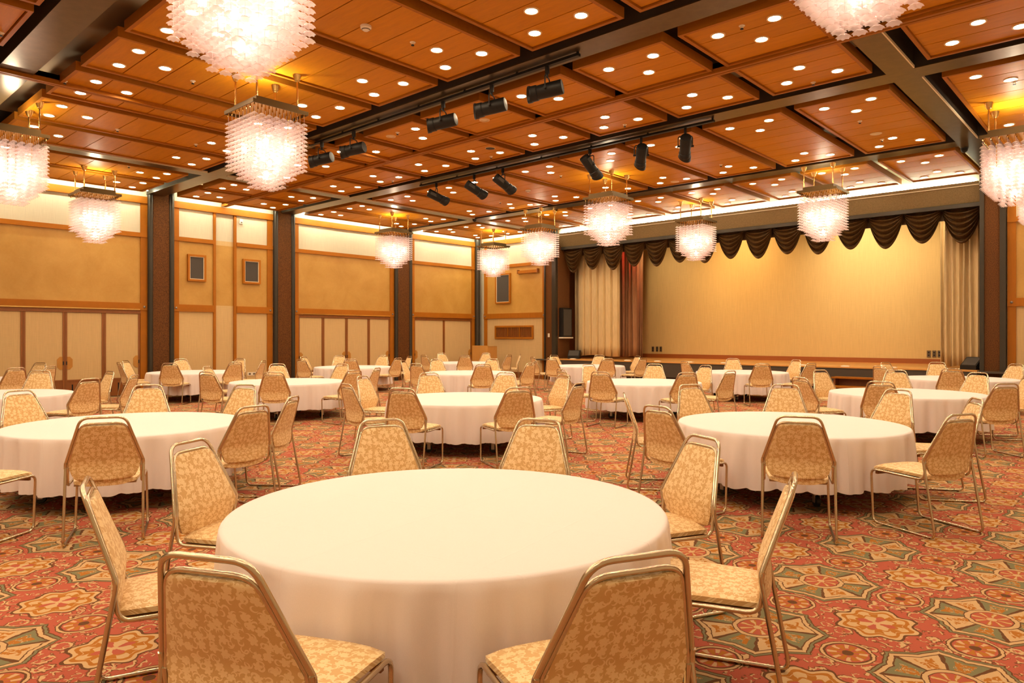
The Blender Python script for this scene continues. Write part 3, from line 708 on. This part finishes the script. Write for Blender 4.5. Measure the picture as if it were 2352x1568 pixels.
detector(840.5, 59.5, 'round cream smoke detector near the top of the picture'); detector(1213, 436, 'small round smoke detector left of the centre chandelier')
def cspk(u, v, mat, lab):
    x, y = bp(u, v, ZB); o = tag(MB().lathe([(.09, 0), (.088, -.008), (.08, -.01)], 22).build('ceiling_speaker', mat, loc=(x, y, ZB)), lab, 'speaker'); MB().lathe([(.094, 0), (.094, -.006), (.086, -.009)], 22, cap=False).build('rim', M['downtrim'], o)
cspk(1126, 340, M['grille'], 'dark round ceiling speaker between the two spotlight rows'); cspk(2012, 306.5, M['downtrim'], 'pale round ceiling speaker left of the right bronze beam'); cspk(1550, 417, M['downtrim'], 'pale round ceiling disc above the stage side chandeliers')
for u, v, l in ((1090, 504, 'left'), (2215, 342, 'right')):
    x, y = bp(u, v, ZP); o = tag(MB().lathe([(.06, 0), (.06, -.03), (.05, -.06), (.02, -.085), (.005, -.088)], 16).build('dome_camera', M['black'], loc=(x, y, ZP+.016)), 'black dome camera at the %s bronze beam crossing' % l, 'camera'); MB().lathe([(.066, 0), (.066, -.012)], 16).build('base_ring', M['grille'], o)
# spotlights on their two tracks
def spot_track(yb, u0, u1, lab):
    a, b = x_at(u0, yb), x_at(u1, yb); o = tag(B(a, b, yb-.03, yb+.03, ZP-.04, ZP-.005).build('light_track', M['black'], None, False), lab, 'track')
    n = 6
    for k in range(n+1): B(-.012, .012, -.012, .012, ZP-.006, ZP+.02).build('hanger', M['black'], o, False, loc=(a+(b-a)*(k+.02)/(n+.04), yb, 0))
spot_track(BY[1], 712, 1330, 'black lighting track under the nearer bronze beam'); spot_track(BY[2], 966, 1640, 'black lighting track under the farther bronze beam')
body_me = MB().lathe([(.085, -.20), (.092, -.19), (.092, -.02), (.088, .12), (.098, .13), (.098, .20), (.085, .20), (.08, .1)], 16, cap=False); body_me.lathe([(.0851, -.2), (.01, -.205)], 16); body_me.lathe([(.081, .11), (.01, .112)], 16)
body_me = body_me.mesh('body', M['black'])
hood_me = MB().lathe([(.099, .20), (.106, .215), (.106, .30), (.100, .30), (.098, .215)], 16, cap=False)
hood_me.v = [(x, y, z-(.09*(y+.1)/.2 if z > .29 else 0)) for x, y, z in hood_me.v]; hood_me = hood_me.mesh('hood', M['black'])
panel_me = B(-.03, .03, -.1, -.088, -.15, .0).mesh('label_plate', M['grille'], False)
def stage_spot(u, yb, aim, tilt, lab, grp):
    """aim: direction angle in plan (deg, from +X), tilt: degrees below the horizon"""
    x = x_at(u, yb); z = ZP-.04; t = thing('spotlight', lab, 'spotlight', (x, yb, z-.30), R(aim), grp)
    B(-.025, .025, -.02, .02, .21, .30).build('clamp', M['black'], t, False)
    y_ = MB().tube(fillet([(0, -.115, 0), (0, -.115, .17), (0, .115, .17), (0, .115, 0)], .05), .009, 6); y_.cyl((0, 0, .16), (0, 0, .23), .014, 8); y_.build('yoke', M['black'], t)
    rot = Matrix.Rotation(R(90+tilt), 4, 'Y')
    for n, me in (('body', body_me), ('hood', hood_me), ('label_plate', panel_me)):
        o = link(n, me, t); o.matrix_local = rot @ (Matrix.Translation((0, 0, .0)))
    for s in (-1, 1): MB().cyl((0, s*.09, 0), (0, s*.135, 0), .018, 8).build('tilt_knob', M['black'], t)
names = ['leftmost', 'second', 'third', 'fourth', 'rightmost']
for k, u in enumerate((739.5, 812.4, 1018, 1129.6, 1257)): stage_spot(u, BY[1], 205, 8, '%s black spotlight on the nearer track' % names[k], 'spotlights on the nearer track')
names = ['leftmost', 'second', 'third', 'fourth', 'fifth', 'rightmost']
for k, (u, aim, tilt) in enumerate(((1002, 60, 24), (1089, 62, 30), (1154.7, 65, 34), (1354.8, 75, 45), (1472.6, 128, 32), (1574, 122, 32))): stage_spot(u, BY[2], aim, tilt, '%s black spotlight on the farther track' % names[k], 'spotlights on the farther track')

# ---------------------------------------------------------------- chandeliers
PZ = 4.38
def flower(m, x, y, z, s=1.0, ph=0.0):
    n = 8; vs = [(x, y, z)]
    for k in range(n): a = 2*PI*k/n+ph; vs.append((x+.024*s*math.cos(a), y+.024*s*math.sin(a), z-.010*s))
    for k in range(2*n):
        a = PI*(k-.5)/n+ph; r = (.050 if k % 2 else .043)*s; zz = z-(.032 if k % 2 else .026)*s
        vs.append((x+r*math.cos(a), y+r*math.sin(a), zz))
    fs = []
    for k in range(n):
        fs.append((0, 1+k, 1+(k+1) % n)); o = 1+n; a, b_, c = o+(2*k) % (2*n), o+(2*k+1) % (2*n), o+(2*k+2) % (2*n)
        fs.append((1+k, a, b_)); fs.append((1+k, b_, 1+(k+1) % n)); fs.append((1+(k+1) % n, b_, c))
    m.add(vs, fs)
FSTEP = .0555
RINGS = [(.35, 8, .125, 12), (.25, 6, .125, 14), (.15, 4, .125, 16), (.05, 2, .125, 16)]
fl = MB(); flower(fl, 0, 0, 0); flower_me = fl.mesh('glass_flower', M['petal'], True, 25)
def strand_mesh(first, rows, skip_last=0, start=0):
    m = MB(); m.cyl((0, 0, -first-(rows-1)*FSTEP-.01), (0, 0, .0), .0022, 4)
    for k in range(start, rows-skip_last): flower(m, 0, 0, -first-k*FSTEP, 1.0, .2*(k % 2))
    return m.mesh('strand', M['petal'], True, 25)
full = [strand_mesh(r[2], r[3]) for r in RINGS]; full[3] = strand_mesh(RINGS[3][2], RINGS[3][3], 0, 12)
wire = [strand_mesh(r[2], r[3], r[3]) for r in RINGS]; part_ = [strand_mesh(r[2], r[3], 4, (12 if i == 3 else 0)) for i, r in enumerate(RINGS)]
def ring_pts(a, n):
    st_ = 2*a/(n-1); out = []
    for i in range(n):
        for j in range(n):
            if i in (0, n-1) or j in (0, n-1): out.append((-a+i*st_, -a+j*st_))
    return out
rod_me = MB().lathe([(.012, 0), (.012, .50)], 8).mesh('rod', M['brass'])
cap_me = MB().lathe([(.022, -.10), (.026, -.09), (.034, -.085), (.058, -.01), (.060, 0)], 16).mesh('ceiling_cap', M['brass'])
plate_m = B(-.385, .385, -.385, .385, 0, .014).mesh('canopy_plate', M['brass'], False)
rim_m = MB()
for q in ((-.39, -.378, -.39, .39), (.378, .39, -.39, .39), (-.378, .378, -.39, -.378), (-.378, .378, .378, .39)): rim_m.box(q[0], q[1], q[2], q[3], -.022, .026)
rim_m = rim_m.mesh('canopy_rim', M['canopy'], False)
boxc_m = B(-.30, .30, -.30, .30, .014, .10).mesh('canopy_box', M['canopy'], False)
hook_me = MB(); 
for a, n, _, _ in RINGS:
    for x, y in ring_pts(a, n): hook_me.cyl((x, y, -.055), (x, y, .0), .009, 5, .005)
hook_me = hook_me.mesh('glass_drops', M['brass'])
bulb_me = MB().lathe([(.006, -.045), (.024, -.035), (.032, -.012), (.026, .014), (.012, .035), (.006, .04)], 8).mesh('bulb', M['bulb'])
up_me = MB().add([(.06*math.cos(2*PI*k/16), .06*math.sin(2*PI*k/16), .106) for k in range(16)], [tuple(range(16))]).mesh('uplight', M['uplight'], False)
stem_me = MB().lathe([(.008, .04), (.008, .40)], 6).mesh('bulb_stem', M['brass'])
CH = [(-5.0, 2.5, 1, 'huge pink glass chandelier cropped by the top edge'), (-8.71, 4.70, 1, 'pink glass chandelier below the top one, left of centre'), (-12.5, 2.70, 1, 'pink glass chandelier cut by the left edge'), (-16.41, 5.0, 0, 'pink glass chandelier before the left wall'), (-16.1, 12.6, 0, 'pink glass chandelier before the third wall column'), (-16.1, 16.7, 0, 'pink glass chandelier nearest the room corner'), (-12.53, 14.85, 0, 'pink glass chandelier left of the stage fascia'), (-8.71, 12.6, 0, 'pink glass chandelier above the left stage curtain'), (-8.75, 16.6, 0, 'small pink glass chandelier before the stage centre'), (-5.05, 15.0, 0, 'pink glass chandelier before the right half of the stage'), (-1.55, 12.8, 1, 'pink glass chandelier cut by the right edge'), (-1.55, 16.7, 0, 'pink glass chandelier lowest at the right edge'), (-1.37, 4.75, 1, 'pink glass chandelier peeking in at the upper right')]
for cx, cy_, near, lab in CH:
    t = thing('chandelier', lab, 'chandelier', (cx, cy_, PZ), 0, 'square pink glass chandeliers')
    link('canopy_plate', plate_m, t); link('canopy_rim', rim_m, t); link('canopy_box', boxc_m, t); link('glass_drops', hook_me, t); link('uplight', up_me, t)
    for sx_ in (-.285, .285):
        for sy_ in (-.285, .285):
            r_ = link('rod', rod_me, t, (sx_, sy_, .02)); link('ceiling_cap', cap_me, r_, (0, 0, ZB-PZ-.02))
    for bx, by, bz in [(-.2, -.2, -.48), (.2, -.2, -.48), (-.2, .2, -.48), (.2, .2, -.48), (0, 0, -.36), (-.1, -.1, -.62), (.1, -.1, -.62), (-.1, .1, -.62), (.1, .1, -.62), (0, 0, -.80)]:
        o = link('bulb', bulb_me, t, (bx, by, bz))
        if bz > -.5: link('bulb_stem', stem_me, o)
    for ri, (a, n, first, rows) in enumerate(RINGS):
        for x, y in ring_pts(a, n):
            face = near and ri == 0 and (x > a-.01 or y < -a+.01)
            low = near and (ri in (1, 2, 3)) and (x > a-.01 or y < -a+.01)
            o = link('strand', wire[ri] if face else part_[ri] if low else full[ri], t, (x, y, 0))
            for k in (range(rows) if face else range(rows-4, rows) if low else ()):
                f_ = link('glass_flower', flower_me, o, (0, 0, -first-k*FSTEP)); f_.rotation_euler[2] = .2*(k % 2)
# ---------------------------------------------------------------- tables
TZ, TR = .6176, 1.008
TABLES = {
 'T1': (-2.461, 2.254, 'the big foreground table'), 'T2': (-7.05, 2.43, 'the large table left of the foreground one'),
 'T3': (-2.534, 6.612, 'the large table right of the foreground one'), 'T4': (-6.684, 6.401, 'the table straight behind the foreground one'),
 'T5': (-11.547, 6.663, 'the table before the second wall column'), 'T6': (-16.2, 7.0, 'the table below the twin wall speakers'),
 'T7': (-12.03, 2.34, 'the left-edge table before the first doors'), 'T8': (-16.4, 2.9, 'the farthest table at the left edge'),
 'T9': (-15.822, 11.02, 'the table before the middle sliding doors'), 'T10': (-11.404, 11.044, 'the middle table in line with the lectern'),
 'T11': (-15.92, 15.2, 'the farthest table near the lectern'), 'T12': (-11.638, 15.85, 'the table beside the left stage curtain'),
 'T13': (-6.772, 10.898, 'the middle table left of stage centre'), 'T14': (-7.008, 15.45, 'the table closest to the stage centre'),
 'T15': (-2.65, 11.281, 'the right table before the stage steps'), 'T16': (-2.83, 15.85, 'the right table close to the stage')}
def cloth_mesh(seed):
    rnd = random.Random(seed); n = 360; vs = []; fs = []
    nf = rnd.randint(15, 19); ang = []; a = rnd.uniform(0, .3)
    comps = [(nf, rnd.uniform(0, 6.3), .55), (nf*2+1, rnd.uniform(0, 6.3), .22), (7, rnd.uniform(0, 6.3), .35), (4, rnd.uniform(0, 6.3), .25)]
    prof = [(.25, 0), (.6, 0), (.9, 0), (.985, 0), (1.0, -.003), (1.007, -.012)]
    sk = [.03, .06, .10, .16, .22, .29, .36, .425]
    def fold(th): return sum(k*(2*abs(math.sin(.8*(f*th+p+.5*math.sin(3*th+p))))**.8-1) for f, p, k in comps)
    rows = []
    vs.append((0, 0, TZ))
    for r, z in prof: rows.append([(r*TR/1.007*math.cos(2*PI*k/n), r*TR/1.007*math.sin(2*PI*k/n), TZ+z) for k in range(n)])
    for i, s in enumerate(sk):
        t = s/sk[-1]; row = []
        for k in range(n):
            th = 2*PI*k/n; fo = fold(th)
            rr = TR+.001+.006*t+(.042*t**.6)*max(-.9, fo)
            drop = s*(1+.02*math.sin(2*th+seed)+.025*fo*t)
            row.append((rr*math.cos(th), rr*math.sin(th), TZ-.012-drop))
        rows.append(row)
    for row in rows: vs += row
    fs += [(0, 1+k, 1+(k+1) % n) for k in range(n)]
    for j in range(len(rows)-1):
        for k in range(n): fs.append((1+j*n+k, 1+(j+1)*n+k, 1+(j+1)*n+(k+1) % n, 1+j*n+(k+1) % n))
    return MB().add(vs, fs).mesh('tablecloth', M['cloth'], True, 75)
cms = [cloth_mesh(s) for s in range(6)]
top_me = MB().lathe([(.97, TZ-.045), (.985, TZ-.035), (.985, TZ-.012), (.97, TZ-.008)], 48).mesh('tabletop', M['tablewood'])
caster_me = MB().lathe([(.045, -.018), (.05, -.01), (.05, .01), (.045, .018)], 14, M=Matrix.Rotation(PI/2, 4, 'X')).mesh('wheel', M['rubber'])
fork_me = B(-.02, .02, -.026, -.021, -.01, .07).box(-.02, .02, .021, .026, -.01, .07).box(-.025, .025, -.026, .026, .062, .075).mesh('fork', M['steel'], False)
def leg_mesh(): 
    m = MB(); m.tube([(-.62, 0, .125), (.62, 0, .125)], .022, 8)
    for s in (-1, 1): m.tube([(s*.50, 0, .13), (s*.42, 0, TZ-.05)], .02, 8)
    m.tube([(-.45, 0, .36), (.45, 0, .36)], .014, 6); return m.mesh('leg_frame', M['steel'])
legf = leg_mesh()
for i, (k, (x, y, d)) in enumerate(TABLES.items()):
    t = thing('round_table', 'steel framed banquet table on casters, '+d, 'table', (x, y, 0), R(20+37*i), 'round banquet tables')
    link('tabletop', top_me, t)
    for yy in (-.40, .40):
        l = link('leg_frame', legf, t, (0, yy, 0))
        for xx in (-.58, .58):
            c = link('caster', caster_me, t, (xx, yy, .05)); c.rotation_euler[2] = .7*(i+xx+yy); link('fork', fork_me, c)
    c = link('tablecloth', cms[(i*5) % 6], None, (x, y, 0), R(11+61*i)); tag(c, 'white cloth hanging to the casters on '+d, 'tablecloth', 'white round tablecloths')

# ---------------------------------------------------------------- chairs
def loft(rows, th_fn, nx=8):
    """rows: (half width, centre point, normal) -> closed cushion"""
    m = MB(); vs = []; w = nx+1
    for side in (1, -1):
        for hw, p, nr in rows:
            for i in range(w):
                s = -1+2*i/nx; e = (1-abs(s)**4)
                vs.append(tuple(Vector(p)+Vector((s*hw, 0, 0))+Vector(nr)*side*th_fn(hw, e)))
    k = len(rows)*w; fs = []
    for j in range(len(rows)-1):
        for i in range(nx):
            a = j*w+i; fs.append((a, a+1, a+w+1, a+w)); fs.append((k+a, k+a+w, k+a+w+1, k+a+1))
        for a in (j*w, j*w+nx):
            q = (a, a+w, k+a+w, k+a); fs.append(q if a == j*w else q[::-1])
    for j in (0, len(rows)-1):
        for i in range(nx):
            a = j*w+i; q = (a, k+a, k+a+1, a+1); fs.append(q if j == 0 else q[::-1])
    m.add(vs, fs); return m
def spine(z): # backrest centre line, y for a height
    if z < .55: return -.205-.03*(.55-z)/.12*.3
    return -.205-(z-.55)*.36
brow = [(.12, .432), (.160, .436), (.184, .448), (.199, .475), (.212, .51), (.219, .545), (.207, .58), (.186, .65), (.164, .72), (.145, .778), (.135, .802), (.119, .815), (.096, .820)]
rows = []
for hw, z in brow:
    n = Vector((0, 1, .34 if z > .57 else -.05)).normalized(); rows.append((hw, (0, spine(z), z), n))
edge = {0: .3, 1: .6, 11: .7, 12: .4}
def bth(hw, e): return .007+.014*e
back_me = loft(rows, bth).mesh('backrest', M['brocade'], True, 60)
srow = [(.150, -.212, .42), (.178, -.205, .424), (.192, -.185, .427), (.203, -.10, .43), (.210, .02, .432), (.216, .14, .432), (.219, .20, .430), (.214, .235, .424), (.20, .252, .412)]
rows = [(hw, (0, y, z-.008), Vector((0, 0, 1))) for hw, y, z in srow]
seat_me = loft(rows, lambda hw, e: .010+.016*e).mesh('seat', M['brocade'], True, 60)
TRD = .0095
def side_path(s):
    return fillet([(s*.236, spine(.56)-.004, .56), (s*.236, -.205, .53), (s*.238, -.30, TRD), (s*.238, .225, TRD), (s*.226, .255, .405), (s*.224, -.20, .402), (s*.2225, -.212, .52)], .05, 5)
legs_me = {s: MB().tube(side_path(s), TRD, 7).mesh('leg_frame', M['chrome'], True, 80) for s in (-1, 1)}
def loop(w0, w1, z0, z1):
    return fillet([(-w0, spine(z0), z0), (-w0, spine(.55), .55), (-w1, spine(z1), z1), (w1, spine(z1), z1), (w0, spine(.55), .55), (w0, spine(z0), z0)], .055, 6)
handle_me = MB().tube(loop(.238, .134, .52, .872), TRD, 7).mesh('top_handle', M['chrome'], True, 80)
bframe_me = MB().tube(loop(.2225, .131, .50, .830), TRD*.9, 7).mesh('back_frame', M['chrome'], True, 80)
cross_me = B(-.215, .215, .205, .225, .372, .398).mesh('front_crossbar', M['darkwood'], False)
tray_me = B(-.19, .19, -.19, .22, .392, .402).mesh('seat_pan', M['tablewood'], False)
def chair(x, y, ang, lab, grp):
    """ang: plan direction the sitter faces"""
    t = thing('banquet_chair', lab, 'chair', (x, y, 0), ang-PI/2, grp)
    link('seat', seat_me, t); link('backrest', back_me, t); link('leg_frame', legs_me[-1], t); link('leg_frame', legs_me[1], t)
    link('top_handle', handle_me, t); link('back_frame', bframe_me, t); link('front_crossbar', cross_me, t); link('seat_pan', tray_me, t)
    return t
# photo pixel of each chair's handle (u, v), 'n' nearer than the table centre / 'f' farther, optional turn in degrees
CHAIRS = {
 'T1': [(470, 1280, 'n', 0), (1470, 1278, 'n', 0), (195, 1107, 'n', 0), (434, 1020, 'f', 0), (877, 968, 'f', 0), (1238, 968, 'f', 0), (1617, 1005, 'f', 0), (1826, 1096, 'n', 0)],
 'T2': [(237, 962, 'n', 0), (584, 933, 'n', 0), (675, 910, 'n', 0), (564, 895, 'f', 0), (340, 893, 'f', 0), (42, 906, 'f', 0), (-80, 915, 'f', 0), (-150, 1010, 'n', 0)],
 'T3': [(1835, 957, 'n', 0), (1508, 933, 'n', 0), (1433, 904, 'f', 0), (1584, 890, 'f', 0), (1803, 888, 'f', 0), (2064, 899, 'f', 0), (2245, 923, 'n', 0), (2211, 952, 'n', 0)],
 'T4': [(922, 892, 'n', 0), (1192, 890, 'n', 0), (1332, 880, 'n', 0), (1295, 867, 'f', 0), (1163, 860, 'f', 0), (985, 860, 'f', 0), (832, 868, 'f', 0), (794, 882, 'n', 0)],
 'T5': [(628, 859.6, 'n', 0), (473, 855.5, 'n', 0), (475, 844, 'f', 0), (637, 835.8, 'f', 0), (787, 837.7, 'f', 0), (814, 854.7, 'n', 0), (867, 845, 'm', 0)],
 'T6': [(389, 834, 'n', 0), (541, 831.5, 'n', 0), (552, 825.5, 'f', 0), (606, 828, 'm', 0), (415, 824.7, 'f', 0), (272, 832, 'n', 0), (288, 828.4, 'f', 0)],
 'T7': [(93, 854.6, 'f', 0), (208, 879, 'n', 0), (254, 853, 'f', 0), (310, 870, 'm', 0)],
 'T8': [(38, 844.5, 'n', 0), (93, 835.5, 'f', 0), (117, 839, 'n', 0)],
 'T9': [(697, 820, 'f', 0), (691, 825, 'n', 0), (779, 816.4, 'f', 0), (880, 816, 'f', 0), (805, 824, 'n', 0), (915, 820.7, 'n', 0), (941, 818, 'f', 0)],
 'T10': [(925, 829, 'f', 0), (955, 835, 'n', 0), (1002, 825, 'f', 0), (1110, 838.5, 'n', 0), (1131, 825, 'f', 0), (1220, 833.4, 'n', 0), (1229, 830, 'f', 0)],
 'T11': [(973, 814.7, 'm', 0), (1014, 811.8, 'f', 0), (1068, 814.7, 'n', 0), (1117, 810.8, 'f', 0), (1170, 815, 'n', 0), (1196, 813, 'f', 0)],
 'T12': [(1223, 819.8, 'm', 0), (1272, 816.4, 'f', 0), (1266, 825, 'n', 0), (1377, 817, 'f', 0), (1396, 827.5, 'n', 0), (1465, 821.5, 'f', 0), (1478, 825.8, 'n', 0)],
 'T13': [(1288, 848, 'm', 0), (1351, 841, 'f', 0), (1378, 854.7, 'n', 0), (1579, 857, 'n', 0), (1504, 838.5, 'f', 0), (1622, 842.4, 'f', 0), (1679, 852, 'm', 0)],
 'T14': [(1572, 829, 'm', 0), (1683, 827, 'f', 0), (1751, 839, 'n', 0), (1830, 831.7, 'f', 0), (1864, 836.8, 'm', 0)],
 'T15': [(1836, 868, 'n', 0), (1883, 857, 'f', 0), (2058, 856, 'f', 0), (2248, 863, 'f', 0), (2022, 880, 'n', 0), (2313, 882, 'n', 0), (2364, 874, 'f', 0)],
 'T16': [(2019, 844.6, 'm', 0), (2033, 834, 'f', 0), (2152, 837.8, 'f', 0), (2186, 852.4, 'n', 0), (2335, 841.7, 'f', 0)]}
SECT = ['near', 'near-right', 'right', 'far-right', 'far', 'far-left', 'left', 'near-left']
HB = -spine(.872)  # how far the handle stands behind the chair centre
for tk, lst in CHAIRS.items():
    tx, ty, td = TABLES[tk]; used = {}; made = []
    for u, v, side, turn in lst:
        tr, tf = tx*CS-ty*SN, tx*SN+ty*CS; q = (u-1176)/FPX
        fw0 = FPX*(CAMH-.872)/(v-CYPX); best = None
        for i in range(-400, 401):  # walk along the pixel's ray to a place a chair can stand at this table
            fw = fw0*(1+i/1000); dr, df = q*fw-tr, fw-tf; L = math.hypot(dr, df)
            e = abs(i)/1000*fw0+6*max(0, (1.45 if tk == 'T1' else 1.57)-L)+6*max(0, L-1.92)+(2 if side == 'n' and df > .35 or side == 'f' and df < -.35 else 0)
            if best is None or e < best[0]: best = (e, dr, df)
        dr, df = best[1], best[2]
        hx, hy = tx+dr*CS+df*SN, ty-dr*SN+df*CS
        ang = math.atan2(ty-hy, tx-hx)
        made.append((hx+HB*math.cos(ang), hy+HB*math.sin(ang), ang+R(turn), math.degrees(math.atan2(dr, -df)) % 360))
    made.sort(key=lambda c: c[3])
    sect = [SECT[int((c[3]+22.5)//45) % 8] for c in made]
    for i, c in enumerate(made):
        nm = sect[i]; dup = [j for j in range(len(made)) if sect[j] == nm]
        if len(dup) > 1: nm = ['left hand ', 'middle ', 'right hand '][(0 if dup.index(i) == 0 else 2) if len(dup) == 2 else dup.index(i)]+nm
        chair(c[0], c[1], c[2], '%s gold brocade chair at %s' % (nm, td), 'brocade chairs around the round tables')
